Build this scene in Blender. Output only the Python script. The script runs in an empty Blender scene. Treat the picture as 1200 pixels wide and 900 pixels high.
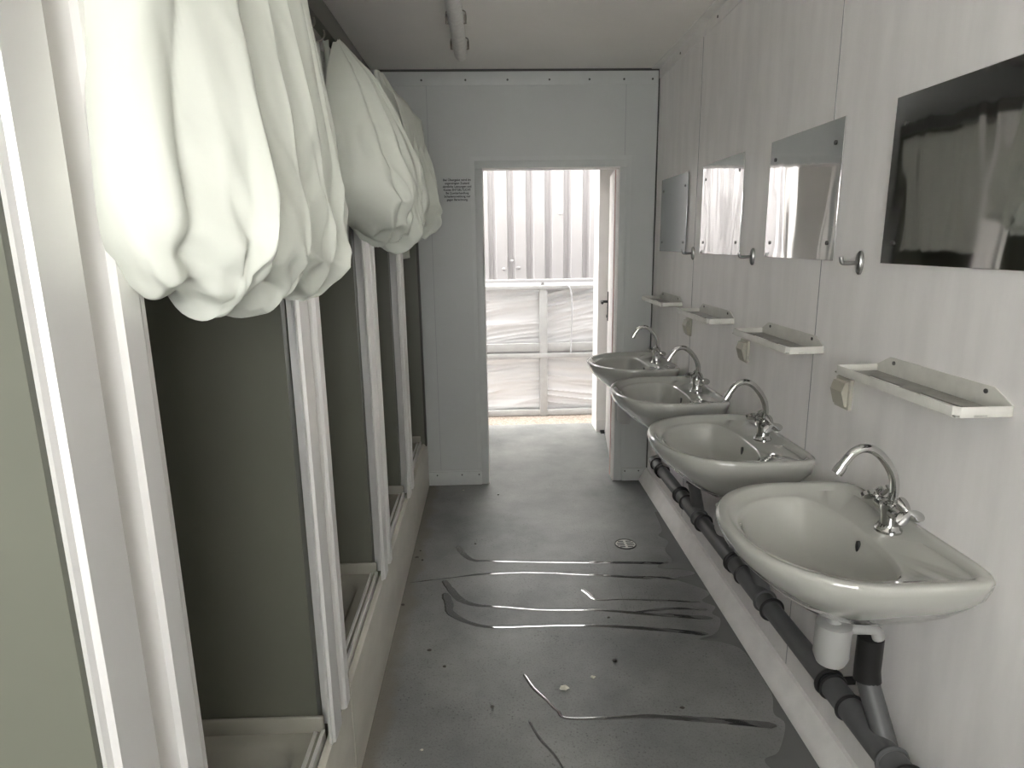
import bpy, bmesh, math, random
from mathutils import Vector, Matrix, noise
random.seed(7)
PI = math.pi
C = bpy.context.scene.collection
sc = bpy.context.scene

# ---------------------------------------------------------------- materials
def mat(name, col, rough=.5, metal=0., spec=.5, noise_amt=0., noise_scale=8., bump=0., bump_scale=40., stretch=(1,1,1), col2=None, ior=1.5, coat=0.):
    m = bpy.data.materials.new(name); m.use_nodes = True
    nt = m.node_tree; b = nt.nodes['Principled BSDF']
    b.inputs['Base Color'].default_value = (*col, 1)
    b.inputs['Roughness'].default_value = rough
    b.inputs['Metallic'].default_value = metal
    b.inputs['Specular IOR Level'].default_value = spec
    b.inputs['IOR'].default_value = ior
    b.inputs['Coat Weight'].default_value = coat
    if noise_amt or bump:
        tc = nt.nodes.new('ShaderNodeTexCoord'); mp = nt.nodes.new('ShaderNodeMapping')
        mp.inputs['Scale'].default_value = stretch
        nt.links.new(tc.outputs['Object'], mp.inputs['Vector'])
    if noise_amt:
        n = nt.nodes.new('ShaderNodeTexNoise'); n.inputs['Scale'].default_value = noise_scale; n.inputs['Detail'].default_value = 6
        nt.links.new(mp.outputs['Vector'], n.inputs['Vector'])
        r = nt.nodes.new('ShaderNodeValToRGB')
        c2 = col2 or tuple(c*(1-noise_amt) for c in col)
        r.color_ramp.elements[0].position = .35; r.color_ramp.elements[0].color = (*c2, 1)
        r.color_ramp.elements[1].position = .65; r.color_ramp.elements[1].color = (*col, 1)
        nt.links.new(n.outputs['Fac'], r.inputs['Fac']); nt.links.new(r.outputs['Color'], b.inputs['Base Color'])
    if bump:
        n2 = nt.nodes.new('ShaderNodeTexNoise'); n2.inputs['Scale'].default_value = bump_scale; n2.inputs['Detail'].default_value = 4
        nt.links.new(mp.outputs['Vector'], n2.inputs['Vector'])
        bp = nt.nodes.new('ShaderNodeBump'); bp.inputs['Strength'].default_value = bump; bp.inputs['Distance'].default_value = .01
        nt.links.new(n2.outputs['Fac'], bp.inputs['Height']); nt.links.new(bp.outputs['Normal'], b.inputs['Normal'])
    return m

M = {}
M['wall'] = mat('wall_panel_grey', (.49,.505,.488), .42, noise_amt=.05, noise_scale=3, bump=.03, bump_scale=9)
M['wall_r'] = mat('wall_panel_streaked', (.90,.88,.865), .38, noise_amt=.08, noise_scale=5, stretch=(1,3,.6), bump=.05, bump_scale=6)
M['ceil'] = mat('ceiling_cream', (.90,.88,.84), .6, noise_amt=.04, noise_scale=2)
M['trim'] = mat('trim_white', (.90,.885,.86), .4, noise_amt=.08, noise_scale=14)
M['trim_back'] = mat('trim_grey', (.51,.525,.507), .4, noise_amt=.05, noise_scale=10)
M['jamb'] = mat('door_frame_white', (.78,.76,.73), .4, noise_amt=.05, noise_scale=10)
M['seal'] = mat('rubber_seal', (.06,.06,.055), .6)
M['screw'] = mat('screw_head', (.10,.10,.095), .4, metal=.6)
M['door'] = mat('door_leaf_grey', (.76,.74,.72), .45, noise_amt=.05, noise_scale=6)
M['door_edge'] = mat('door_edge_white', (.74,.71,.69), .45)
M['handle'] = mat('handle_black', (.02,.02,.02), .35)
M['ceramic'] = mat('glazed_ceramic', (.43,.43,.392), .06, coat=1.)
M['chrome'] = mat('chrome', (.62,.62,.61), .10, metal=1.)
M['dark'] = mat('dark_hole', (.015,.015,.015), .5)
M['pipe'] = mat('grey_drain_pipe', (.115,.118,.118), .38, noise_amt=.15, noise_scale=12)
M['black'] = mat('black_rubber', (.012,.012,.012), .4)
M['trap'] = mat('trap_plastic', (.40,.40,.385), .35)
M['shelf'] = mat('painted_shelf_metal', (.68,.67,.62), .3, noise_amt=.12, noise_scale=20)
M['shelf_plate'] = mat('soiled_shelf_plate', (.30,.295,.265), .4, noise_amt=.3, noise_scale=25)
M['socket'] = mat('socket_plastic', (.44,.425,.355), .35)
M['hook'] = mat('hook_metal', (.30,.30,.29), .3, metal=.9)
M['lamp'] = mat('lamp_tube_plastic', (.86,.84,.81), .35, noise_amt=.12, noise_scale=40)
M['clip'] = mat('clip_metal', (.25,.23,.20), .4, metal=.8)
M['batten'] = mat('lamp_batten', (.55,.54,.51), .45)
M['panel'] = mat('cabin_panel_olive', (.15,.155,.122), .42, noise_amt=.08, noise_scale=2.5)
M['alu'] = mat('brushed_aluminium', (.88,.87,.85), .34, metal=.45)
M['rail'] = mat('dark_rail', (.055,.055,.045), .5)
M['tray'] = mat('shower_tray_acrylic', (.37,.36,.305), .25, noise_amt=.08, noise_scale=6)
M['apron'] = mat('tray_apron', (.56,.54,.47), .35, noise_amt=.12, noise_scale=5, stretch=(1,1,2))
M['gravelm'] = mat('gravel', (.42,.36,.30), .9, noise_amt=.5, noise_scale=60, bump=1., bump_scale=70, col2=(.24,.19,.155))
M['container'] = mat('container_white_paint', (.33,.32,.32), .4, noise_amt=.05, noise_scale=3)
M['cont_rail'] = mat('container_rail_grey', (.33,.327,.327), .5)
M['fence'] = mat('fence_grey', (.38,.38,.374), .5, noise_amt=.12, noise_scale=14)
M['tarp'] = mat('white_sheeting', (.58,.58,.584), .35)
M['cable'] = mat('grey_cable', (.35,.35,.36), .5)
M['paper'] = mat('notice_film', (.475,.485,.475), .4)
M['ink'] = mat('notice_ink', (.02,.02,.022), .6)
M['debris'] = mat('debris_pale', (.72,.70,.60), .6, noise_amt=.3, noise_scale=60)
M['leafb'] = mat('debris_brown', (.05,.045,.035), .7)
M['red'] = mat('faded_red', (.66,.42,.40), .6)
M['grate'] = mat('drain_grate', (.58,.57,.53), .35, metal=.2)

def curtain_mat():
    m = bpy.data.materials.new('curtain_cloth'); m.use_nodes = True
    nt = m.node_tree; b = nt.nodes['Principled BSDF']
    b.inputs['Base Color'].default_value = (.63,.65,.585,1); b.inputs['Roughness'].default_value = .5
    b.inputs['Specular IOR Level'].default_value = .35
    tc = nt.nodes.new('ShaderNodeTexCoord'); mp = nt.nodes.new('ShaderNodeMapping'); mp.inputs['Scale'].default_value = (1,1,.55)
    n = nt.nodes.new('ShaderNodeTexNoise'); n.inputs['Scale'].default_value = 9; n.inputs['Detail'].default_value = 3; n.inputs['Distortion'].default_value = 1.4
    n.noise_type = 'RIDGED_MULTIFRACTAL'
    bp = nt.nodes.new('ShaderNodeBump'); bp.inputs['Strength'].default_value = .75; bp.inputs['Distance'].default_value = .015
    nt.links.new(tc.outputs['Object'], mp.inputs['Vector']); nt.links.new(mp.outputs[0], n.inputs['Vector'])
    nt.links.new(n.outputs['Fac'], bp.inputs['Height']); nt.links.new(bp.outputs[0], b.inputs['Normal'])
    tr = nt.nodes.new('ShaderNodeBsdfTranslucent'); tr.inputs['Color'].default_value = (.58,.60,.53,1)
    mx = nt.nodes.new('ShaderNodeMixShader'); mx.inputs[0].default_value = .12
    nt.links.new(b.outputs[0], mx.inputs[1]); nt.links.new(tr.outputs[0], mx.inputs[2])
    nt.links.new(mx.outputs[0], nt.nodes['Material Output'].inputs['Surface'])
    return m
M['curtain'] = curtain_mat()

def mirror_mat(name, col, rough, wave):
    m = mat(name, col, rough, metal=1.)
    nt = m.node_tree; b = nt.nodes['Principled BSDF']
    tc = nt.nodes.new('ShaderNodeTexCoord'); mp = nt.nodes.new('ShaderNodeMapping'); mp.inputs['Scale'].default_value = (1,4,1.2)
    n = nt.nodes.new('ShaderNodeTexNoise'); n.inputs['Scale'].default_value = 1.6; n.inputs['Detail'].default_value = 1.2; n.inputs['Distortion'].default_value = .8
    bp = nt.nodes.new('ShaderNodeBump'); bp.inputs['Strength'].default_value = wave; bp.inputs['Distance'].default_value = .01
    nt.links.new(tc.outputs['Object'], mp.inputs['Vector']); nt.links.new(mp.outputs[0], n.inputs['Vector'])
    nt.links.new(n.outputs['Fac'], bp.inputs['Height']); nt.links.new(bp.outputs['Normal'], b.inputs['Normal'])
    return m
M['mirror'] = mirror_mat('polished_steel', (.86,.86,.86), .05, .22)
M['mirror_dull'] = mirror_mat('scuffed_steel', (.40,.41,.42), .25, .2)

def floor_mat():
    m = bpy.data.materials.new('floor_grey_speckled'); m.use_nodes = True
    nt = m.node_tree; L = nt.links; b = nt.nodes['Principled BSDF']
    N = lambda t: nt.nodes.new(t)
    tc = N('ShaderNodeTexCoord')
    big = N('ShaderNodeTexNoise'); big.inputs['Scale'].default_value = 1.7; big.inputs['Detail'].default_value = 7; big.inputs['Roughness'].default_value = .62
    L.new(tc.outputs['Object'], big.inputs['Vector'])
    r1 = N('ShaderNodeValToRGB')
    r1.color_ramp.elements[0].position = .33; r1.color_ramp.elements[0].color = (.130,.135,.132,1)
    r1.color_ramp.elements[1].position = .68; r1.color_ramp.elements[1].color = (.262,.262,.250,1)
    L.new(big.outputs['Fac'], r1.inputs['Fac'])
    fine = N('ShaderNodeTexNoise'); fine.inputs['Scale'].default_value = 140; fine.inputs['Detail'].default_value = 5; fine.inputs['Roughness'].default_value = .7
    L.new(tc.outputs['Object'], fine.inputs['Vector'])
    vor = N('ShaderNodeTexVoronoi'); vor.inputs['Scale'].default_value = 62; vor.inputs['Randomness'].default_value = 1
    L.new(tc.outputs['Object'], vor.inputs['Vector'])
    vr = N('ShaderNodeValToRGB')
    vr.color_ramp.elements[0].position = .10; vr.color_ramp.elements[0].color = (.45,.45,.44,1)
    vr.color_ramp.elements[1].position = .24; vr.color_ramp.elements[1].color = (1,1,1,1)
    L.new(vor.outputs['Distance'], vr.inputs['Fac'])
    dm = N('ShaderNodeMix'); dm.data_type = 'RGBA'; dm.blend_type = 'MULTIPLY'
    pn = N('ShaderNodeTexNoise'); pn.inputs['Scale'].default_value = 5; pn.inputs['Detail'].default_value = 4
    L.new(tc.outputs['Object'], pn.inputs['Vector'])
    pr = N('ShaderNodeMapRange'); pr.inputs[1].default_value = .42; pr.inputs[2].default_value = .62
    L.new(pn.outputs['Fac'], pr.inputs[0]); L.new(pr.outputs[0], dm.inputs[0])
    r2 = N('ShaderNodeValToRGB')
    r2.color_ramp.elements[0].position = .36; r2.color_ramp.elements[0].color = (.30,.30,.29,1)
    r2.color_ramp.elements[1].position = .47; r2.color_ramp.elements[1].color = (1,1,1,1)
    L.new(fine.outputs['Fac'], r2.inputs['Fac'])
    mul = N('ShaderNodeMix'); mul.data_type = 'RGBA'; mul.blend_type = 'MULTIPLY'; mul.inputs[0].default_value = .45
    L.new(r1.outputs['Color'], dm.inputs[6]); L.new(vr.outputs['Color'], dm.inputs[7]); L.new(dm.outputs[2], mul.inputs[6]); L.new(r2.outputs['Color'], mul.inputs[7])
    # brown grime collected along the foot of the shower trays, with a ragged edge
    sx = N('ShaderNodeSeparateXYZ'); L.new(tc.outputs['Object'], sx.inputs[0])
    gn = N('ShaderNodeTexNoise'); gn.inputs['Scale'].default_value = 6; gn.inputs['Detail'].default_value = 5
    L.new(tc.outputs['Object'], gn.inputs['Vector'])
    ad = N('ShaderNodeMath'); ad.operation = 'MULTIPLY_ADD'; ad.inputs[1].default_value = -.16; L.new(gn.outputs['Fac'], ad.inputs[0]); L.new(sx.outputs[0], ad.inputs[2])
    mr = N('ShaderNodeMapRange'); mr.inputs[1].default_value = -.42; mr.inputs[2].default_value = -.46; mr.inputs[3].default_value = 0; mr.inputs[4].default_value = .75
    L.new(ad.outputs[0], mr.inputs[0])
    gm = N('ShaderNodeMix'); gm.data_type = 'RGBA'
    L.new(mr.outputs[0], gm.inputs[0]); L.new(mul.outputs[2], gm.inputs[6]); gm.inputs[7].default_value = (.15,.135,.105,1)
    L.new(gm.outputs[2], b.inputs['Base Color'])
    rr = N('ShaderNodeMapRange'); rr.inputs[1].default_value = .3; rr.inputs[2].default_value = .7; rr.inputs[3].default_value = .46; rr.inputs[4].default_value = .34
    L.new(big.outputs['Fac'], rr.inputs[0]); L.new(rr.outputs[0], b.inputs['Roughness'])
    bp = N('ShaderNodeBump'); bp.inputs['Strength'].default_value = .25; bp.inputs['Distance'].default_value = .004
    L.new(fine.outputs['Fac'], bp.inputs['Height']); L.new(bp.outputs[0], b.inputs['Normal'])
    return m
M['floor'] = floor_mat()
def wet_mat(name, col, rough, ior):
    m = mat(name, col, rough, ior=ior, spec=.5)
    return m
M['wet'] = wet_mat('wet_floor_film', (.165,.167,.16), .12, 1.4)
M['streak'] = wet_mat('water_streak', (.06,.062,.06), .05, 2.7)
M['seam'] = mat('floor_seam', (.17,.17,.165), .5)

# ---------------------------------------------------------------- mesh helpers
def box(bm, x0,y0,z0,x1,y1,z1, bev=0., seg=2):
    r = bmesh.ops.create_cube(bm, size=1)
    vs = r['verts']
    for v in vs:
        v.co = Vector(((x0+x1)/2+v.co.x*(x1-x0), (y0+y1)/2+v.co.y*(y1-y0), (z0+z1)/2+v.co.z*(z1-z0)))
    if bev:
        es = list({e for v in vs for e in v.link_edges})
        bmesh.ops.bevel(bm, geom=es, offset=bev, segments=seg, affect='EDGES', profile=.5)

def rings(bm, rs, cap0=True, cap1=True, closed=True):
    vr = [[bm.verts.new(p) for p in r] for r in rs]
    n = len(vr[0])
    for a, b in zip(vr[:-1], vr[1:]):
        for i in range(n if closed else n-1):
            j = (i+1) % n
            bm.faces.new((a[i], a[j], b[j], b[i]))
    if cap0: bm.faces.new(list(reversed(vr[0])))
    if cap1: bm.faces.new(vr[-1])
    return vr

def tube(bm, pts, r, n=16, cap=True):
    pts = [Vector(p) for p in pts]
    rs = r if isinstance(r, (list, tuple)) else [r]*len(pts)
    out = []; prev = None
    for i, p in enumerate(pts):
        t = (pts[min(i+1, len(pts)-1)] - pts[max(i-1, 0)]).normalized()
        if prev is None:
            a = t.orthogonal().normalized()
        else:
            a = (prev - t*prev.dot(t)).normalized()
        prev = a; b = t.cross(a)
        out.append([p + (a*math.cos(2*PI*k/n) + b*math.sin(2*PI*k/n))*rs[i] for k in range(n)])
    rings(bm, out, cap, cap)

def smooth_path(pts, k=6):
    P = [Vector(p) for p in pts]; P = [2*P[0]-P[1]] + P + [2*P[-1]-P[-2]]
    out = []
    for i in range(1, len(P)-2):
        for s in range(k):
            t = s/k
            a, b, c, d = P[i-1], P[i], P[i+1], P[i+2]
            out.append(.5*((2*b) + (c-a)*t + (2*a-5*b+4*c-d)*t*t + (3*b-a-3*c+d)*t**3))
    out.append(P[-2]); return out

def torus(bm, c, axis, R, r, n=20, m=8):
    c = Vector(c); ax = Vector(axis).normalized(); a = ax.orthogonal().normalized(); b = ax.cross(a)
    vs = []
    for i in range(n):
        d = a*math.cos(2*PI*i/n) + b*math.sin(2*PI*i/n)
        vs.append([bm.verts.new(c + d*(R + r*math.cos(2*PI*k/m)) + ax*r*math.sin(2*PI*k/m)) for k in range(m)])
    for i in range(n):
        for k in range(m):
            bm.faces.new((vs[i][k], vs[(i+1)%n][k], vs[(i+1)%n][(k+1)%m], vs[i][(k+1)%m]))

def extrude_profile(bm, prof, axis, a, b):
    # prof: closed 2D polygon; axis 'z': (x,y) ; axis 'y': (x,z) ; axis 'x': (y,z)
    def P(p, t):
        return {'z': (p[0], p[1], t), 'y': (p[0], t, p[1]), 'x': (t, p[0], p[1])}[axis]
    rings(bm, [[P(p, a) for p in prof], [P(p, b) for p in prof]])

def obj(name, bm, m, parent=None, angle=35, recentre=True, smooth=True):
    me = bpy.data.meshes.new(name)
    bmesh.ops.recalc_face_normals(bm, faces=bm.faces[:])
    loc = Vector((0,0,0))
    if parent is None and recentre:
        xs = [v.co for v in bm.verts]
        lo = Vector([min(c[i] for c in xs) for i in range(3)]); hi = Vector([max(c[i] for c in xs) for i in range(3)])
        loc = Vector(((lo.x+hi.x)/2, (lo.y+hi.y)/2, lo.z))
        for v in bm.verts: v.co -= loc
    bm.to_mesh(me); bm.free()
    me.materials.append(M[m] if isinstance(m, str) else m)
    if smooth:
        me.polygons.foreach_set('use_smooth', [True]*len(me.polygons))
        me.set_sharp_from_angle(angle=math.radians(angle))
    o = bpy.data.objects.new(name, me); C.objects.link(o); o.location = loc
    if parent: o.parent = parent
    return o

def tag(o, label=None, cat=None, group=None, kind=None):
    if label: o['label'] = label
    if cat: o['category'] = cat
    if group: o['group'] = group
    if kind: o['kind'] = kind
    return o

def thing(name, loc, label, cat, group=None, rz=0):
    o = bpy.data.objects.new(name, None); C.objects.link(o); o.location = loc; o.rotation_euler = (0,0,rz)
    o.empty_display_size = .05
    return tag(o, label, cat, group)

def copy_tree(o, parent=None):
    c = o.copy(); C.objects.link(c)
    if parent: c.parent = parent
    for ch in list(o.children): copy_tree(ch, c)
    return c

def rebase(root, loc):
    # put a thing's origin where it stands, keeping its parts in place
    dv = Vector(root.location) - Vector(loc); seen = set()
    for ch in root.children_recursive:
        if ch.data.name not in seen:
            ch.data.transform(Matrix.Translation(dv)); seen.add(ch.data.name)
    root.location = loc
    return root

def struct(name, bm, m, parent=None, **k):
    o = obj(name, bm, m, parent, **k)
    if parent is None: o['kind'] = 'structure'
    return o

B = bmesh.new
def B1(*a, **k):
    bm = B(); box(bm, *a, **k); return bm

# ---------------------------------------------------------------- room shell
XR, YB, H = 1.008, 3.968, 2.5
XL, YF, YO = -1.28, -1.0, 5.30
struct('floor', B1(XL-.08, YF-.08, -.12, 1.10, YO+.04, 0), 'floor', recentre=False)
struct('ceiling', B1(XL-.08, YF-.08, H, 1.10, YO+.08, H+.1), 'ceil')
struct('light_block_top', B1(-4.5, YF-.08, H+.1, 5.0, YO+.08, 4.2), 'container')  # unseen slab added overhead to cut the sky light on the passage
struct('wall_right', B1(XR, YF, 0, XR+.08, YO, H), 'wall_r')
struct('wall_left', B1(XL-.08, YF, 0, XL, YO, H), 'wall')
DX0, DX1, DT = -.022, .782, 1.958       # clear door opening in the back wall
bm = B()
box(bm, XL, YB, 0, DX0-.012, YB+.09, H); box(bm, DX1+.012, YB, 0, XR, YB+.09, H); box(bm, DX0-.012, YB, DT+.012, DX1+.012, YB+.09, H)
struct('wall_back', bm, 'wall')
bm = B()
wx0, wx1, wz0, wz1 = -.68, .46, 1.05, 2.08
box(bm, XL, YF-.08, 0, XR, YF, wz0); box(bm, XL, YF-.08, wz1, XR, YF, H)
box(bm, XL, YF-.08, wz0, wx0, YF, wz1); box(bm, wx1, YF-.08, wz0, XR, YF, wz1)
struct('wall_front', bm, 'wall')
bm = B()
for a in ((wx0,wz0,wx1,wz0+.05),(wx0,wz1-.05,wx1,wz1),(wx0,wz0,wx0+.05,wz1),(wx1-.05,wz0,wx1,wz1),((wx0+wx1)/2-.025,wz0,(wx0+wx1)/2+.025,wz1)):
    box(bm, a[0], YF-.06, a[1], a[2], YF+.01, a[3], .004)
win = struct('window_added', bm, 'jamb')  # unseen window added behind the camera to light the near curtains
# outer end wall of the container, with the entrance
OX0, OX1, OT = -.25, .857, 2.24
bm = B()
box(bm, XL, YO-.22, 0, OX0, YO, H); box(bm, OX1, YO-.22, 0, XR, YO, H); box(bm, OX0, YO-.22, OT, OX1, YO, H)
struct('wall_entrance', bm, 'door')

# door frame of the inner doorway
f = B()
box(f, DX0-.05, YB-.004, 0, DX0-.004, YB+.10, DT+.004, .002); box(f, DX1+.004, YB-.004, 0, DX1+.05, YB+.10, DT+.004, .002)
box(f, DX0-.05, YB-.004, DT+.004, DX1+.05, YB+.10, DT+.045, .002)
dr = struct('door_1', f, 'trim_back')
f = B(); box(f, DX0-.006, YB-.007, 0, DX0, YB+.10, DT, .001); box(f, DX1, YB-.007, 0, DX1+.006, YB+.10, DT, .001); box(f, DX0-.006, YB-.007, DT, DX1+.006, YB+.10, DT+.006, .001)
obj('lining', f, 'jamb', dr).location = -dr.location
bm = B(); box(bm, DX1-.004, YB+.085, 0.01, DX1+.001, YB+.092, DT-.003)
obj('gasket', bm, 'red', dr).location = -dr.location
# cover strip around the frame (wall coloured, screwed on)
bm = B()
box(bm, DX0-.075, YB-.002, .11, DX0-.05, YB, DT+.045)
box(bm, DX1+.05, YB-.002, .11, DX1+.075, YB, DT+.045)
box(bm, DX0-.075, YB-.002, DT+.045, DX1+.075, YB, DT+.07)
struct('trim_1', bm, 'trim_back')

def screws(parent, pts, normal, r=.006):
    n = Vector(normal)
    for p in pts:
        bm = B(); p = Vector(p) - parent.location; tube(bm, [p, p+n*.0025], r, 10)
        obj('screw', bm, 'screw', parent)
# back wall: dark gap, top strip, skirting, corner seal, panel joints
struct('trim_2', B1(-.60, YB-.004, H-.012, XR, YB, H), 'seal')
bm = B1(-.62, YB-.006, H-.085, XR-.012, YB, H-.013, bev=.0015)
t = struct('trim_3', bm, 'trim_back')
screws(t, [(x, YB-.006, H-.058) for x in (-.36,-.11,.13,.37,.60,.80,.965)], (0,-1,0))
struct('trim_4', B1(XR-.007, YB-.006, .08, XR, YB, H-.012), 'seal')
bm = B()
for x in (-.335, .815): box(bm, x-.0015, YB-.0012, .1, x+.0015, YB, H-.085)
struct('trim_5', bm, 'cable')
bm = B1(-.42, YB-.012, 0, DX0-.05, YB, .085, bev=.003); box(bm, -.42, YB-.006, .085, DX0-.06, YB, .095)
t = struct('baseboard_back', bm, 'trim_back')
screws(t, [(x, YB-.012, .07) for x in (-.36,-.2,-.09)], (0,-1,0), .005)
bm = B1(DX1+.06, YB-.012, 0, XR-.004, YB, .085, bev=.003)
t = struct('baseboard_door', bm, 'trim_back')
screws(t, [(x, YB-.012, .068) for x in (.86,.95)], (0,-1,0), .005)
# right wall: skirting with a sloped face, ceiling strip
bm = B(); extrude_profile(bm, [(XR,0),(XR-.055,0),(XR-.055,.012),(XR-.045,.030),(XR-.012,.082),(XR,.085)], 'y', YF, YB-.001)
struct('baseboard_right', bm, 'trim')
bm = B(); extrude_profile(bm, [(XR,H),(XR-.05,H),(XR-.05,H-.004),(XR-.004,H-.004),(XR-.004,H-.055),(XR,H-.055)], 'y', YF, YB-.001)
t = struct('trim_6', bm, 'trim')
screws(t, [(XR-.004, y, H-.03) for y in (3.55,3.0,2.5,2.0,1.5)], (-1,0,0), .006)
bm = B()
for y in (3.19, 1.95): box(bm, XR-.0012, y-.0015, .09, XR, y+.0015, H-.055)
struct('trim_7', bm, 'cable')

# ---------------------------------------------------------------- entrance door leaf (swung in against the right side)
dl = thing('doorway_leaf', (.800, 4.066, .012), 'white door leaf swung open behind the doorway, black lever handle', 'door', rz=-math.atan2(.105, .85))
obj('leaf', B1(0, .0, 0, .04, .86, 1.985, bev=.002), 'door_edge', dl)
bm = B(); box(bm, -.007, .785, .93, .0005, .823, 1.15, .003)
tube(bm, [(0,.804,1.075),(-.052,.804,1.075)], .010, 12); tube(bm, [(-.050,.812,1.075),(-.050,.69,1.075)], .010, 12)
obj('lever_handle', bm, 'handle', dl)
bm = B(); tube(bm, [(0,.804,.965),(-.016,.804,.965)], .012, 14); obj('lock_cylinder', bm, 'hook', dl)
bm = B()
for h in (.25, 1.0, 1.75): tube(bm, [(-.006,-.006,h),(-.006,-.006,h+.09)], .008, 12)
for k, h in enumerate((.25, 1.0, 1.75)):
    b2 = B(); tube(b2, [(-.004,-.008,h),(-.004,-.008,h+.09)], .008, 12); obj('hinge', b2, 'hook', dl)
bm.free()
struct('baseboard_entrance', B1(OX1+.002, YO-.228, 0, XR, YO-.22, .10, bev=.002), 'door')
bm = B(); extrude_profile(bm, [(-.02,0),(.025,0),(.02,.02),(-.015,.028)], 'x', .885, .915)
for v in bm.verts: v.co.y += 5.035
tag(obj('door_stop', bm, 'black'), 'small black rubber stop on the floor beyond the doorway', 'door stop')

# ---------------------------------------------------------------- outside
GZ = -.16
bm = B()
bmesh.ops.create_grid(bm, x_segments=120, y_segments=60, size=1)
for v in bm.verts:
    v.co = Vector((v.co.x*5, 7.3+v.co.y*1.95, GZ + .012*noise.noise(Vector((v.co.x*60, v.co.y*30, 0)))))
struct('ground', bm, 'gravelm', recentre=False)

ct = thing('shipping_container', (0, 6.55, 0), 'white corrugated container wall standing behind the sheeted fence', 'container')
bm = B()
per, off = .187, .155
top, bot = [], []
prof = []
x = -4.0 + off
while x < 5:
    prof += [(x, 0), (x+.105, 0), (x+.120, .042), (x+.152, .042)]   # flat, then a rib set back
    x += per
for (a, b) in zip(prof[:-1], prof[1:]):
    pass
v0 = [bm.verts.new((p[0], p[1], 1.16)) for p in prof]; v1 = [bm.verts.new((p[0], p[1], 2.55)) for p in prof]
w0 = [bm.verts.new((p[0], p[1]+.004, 1.16)) for p in prof]; w1 = [bm.verts.new((p[0], p[1]+.004, 2.55)) for p in prof]
for i in range(len(prof)-1):
    bm.faces.new((v0[i], v0[i+1], v1[i+1], v1[i])); bm.faces.new((w0[i], w0[i+1], w1[i+1], w1[i]))
    bm.faces.new((v0[i], v0[i+1], w0[i+1], w0[i])); bm.faces.new((v1[i], v1[i+1], w1[i+1], w1[i]))
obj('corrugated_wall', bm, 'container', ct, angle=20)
obj('bottom_rail', B1(-4, -.045, 1.115, 5, .06, 1.168, bev=.004), 'cont_rail', ct)
obj('top_rail', B1(-4, -.03, 2.55, 5, .06, 2.65, bev=.004), 'cont_rail', ct)
obj('underframe', B1(-4, .06, GZ, 5, .10, 1.18), 'container', ct)
for (x, z) in ((.155,1.27),(.235,1.35),(.72,1.80),(.30,1.28)):
    bm = B(); r = bmesh.ops.create_icosphere(bm, subdivisions=2, radius=.016)
    for v in r['verts']: v.co = Vector((x+v.co.x*1.3, -.002+v.co.y*.5, z+v.co.z))
    obj('dent', bm, 'container', ct)

for nm, xa, xb in (('light_block_right', 1.102, 5.0), ('light_block_left', -4.5, XL-.082)):
    struct(nm, B1(xa, 4.6, GZ, xb, YO+.08, H+.09), 'container')  # unseen blocks added beside the entrance, keeping side light off the fence
# fence with sheeting
fe = thing('site_fence', (0, 6.2, GZ), 'grey framed fence behind the doorway carrying white sheeting', 'fence')
z = lambda v: v - GZ
for px in (-1.10, .517, 2.13):
    obj('post', B1(px-.037, -.03, 0, px+.037, .03, z(1.10), bev=.004), 'fence', fe)
for (a, b, w) in ((1.088,1.128,.034), (.492,.57,.022), (.428,.474,.036), (-.155,-.095,.024)):
    obj('rail', B1(-3, -w, z(a), 4, w, z(b), bev=.004), 'fence', fe)

def sheeting(name, x0, x1, z0, z1, seed, label, ang):
    bm = B(); nx, nz = 150, 90; g = []
    for i in range(nx+1):
        row = []
        for j in range(nz+1):
            u, v = i/nx, j/nz
            X = x0+(x1-x0)*u; Z = z0+(z1-z0)*v
            q = Z*math.cos(ang) - (X-x0)*math.sin(ang)*(1-.4*u)
            f1 = noise.noise(Vector((X*.9+seed, q*11, seed)))
            f2 = noise.noise(Vector((X*1.6-seed, q*25, seed*2)))
            f3 = noise.noise(Vector((X*4, q*9, seed*3)))
            d = .034*(1-abs(f1))**3 + .014*(1-abs(f2))**2 + .010*f3 - .02
            e = min(1, 8*min(v, 1-v))
            row.append(bm.verts.new((X, 6.245 - d*e*.9, Z)))
        g.append(row)
    for i in range(nx):
        for j in range(nz):
            bm.faces.new((g[i][j], g[i+1][j], g[i+1][j+1], g[i][j+1]))
    o = obj(name, bm, 'tarp', angle=60)
    s = o.modifiers.new('thick', 'SOLIDIFY'); s.thickness = .002
    tag(o, label, 'sheeting', 'white sheeting on the fence')
    return o
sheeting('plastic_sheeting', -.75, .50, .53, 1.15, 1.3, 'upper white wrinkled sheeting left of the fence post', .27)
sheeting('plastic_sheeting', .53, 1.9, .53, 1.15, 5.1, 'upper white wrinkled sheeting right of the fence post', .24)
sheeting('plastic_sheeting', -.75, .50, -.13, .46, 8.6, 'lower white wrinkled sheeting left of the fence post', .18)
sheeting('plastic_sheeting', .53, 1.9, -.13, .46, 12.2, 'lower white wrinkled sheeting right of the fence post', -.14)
bm = B(); tube(bm, smooth_path([(.735,6.16,1.13),(.775,6.15,1.08),(.79,6.15,.9),(.785,6.15,.7),(.78,6.15,.48)], 6), .006, 8)
tag(obj('hanging_cable', bm, 'cable'), 'thin grey cable hanging down over the upper right sheeting', 'cable')

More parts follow.
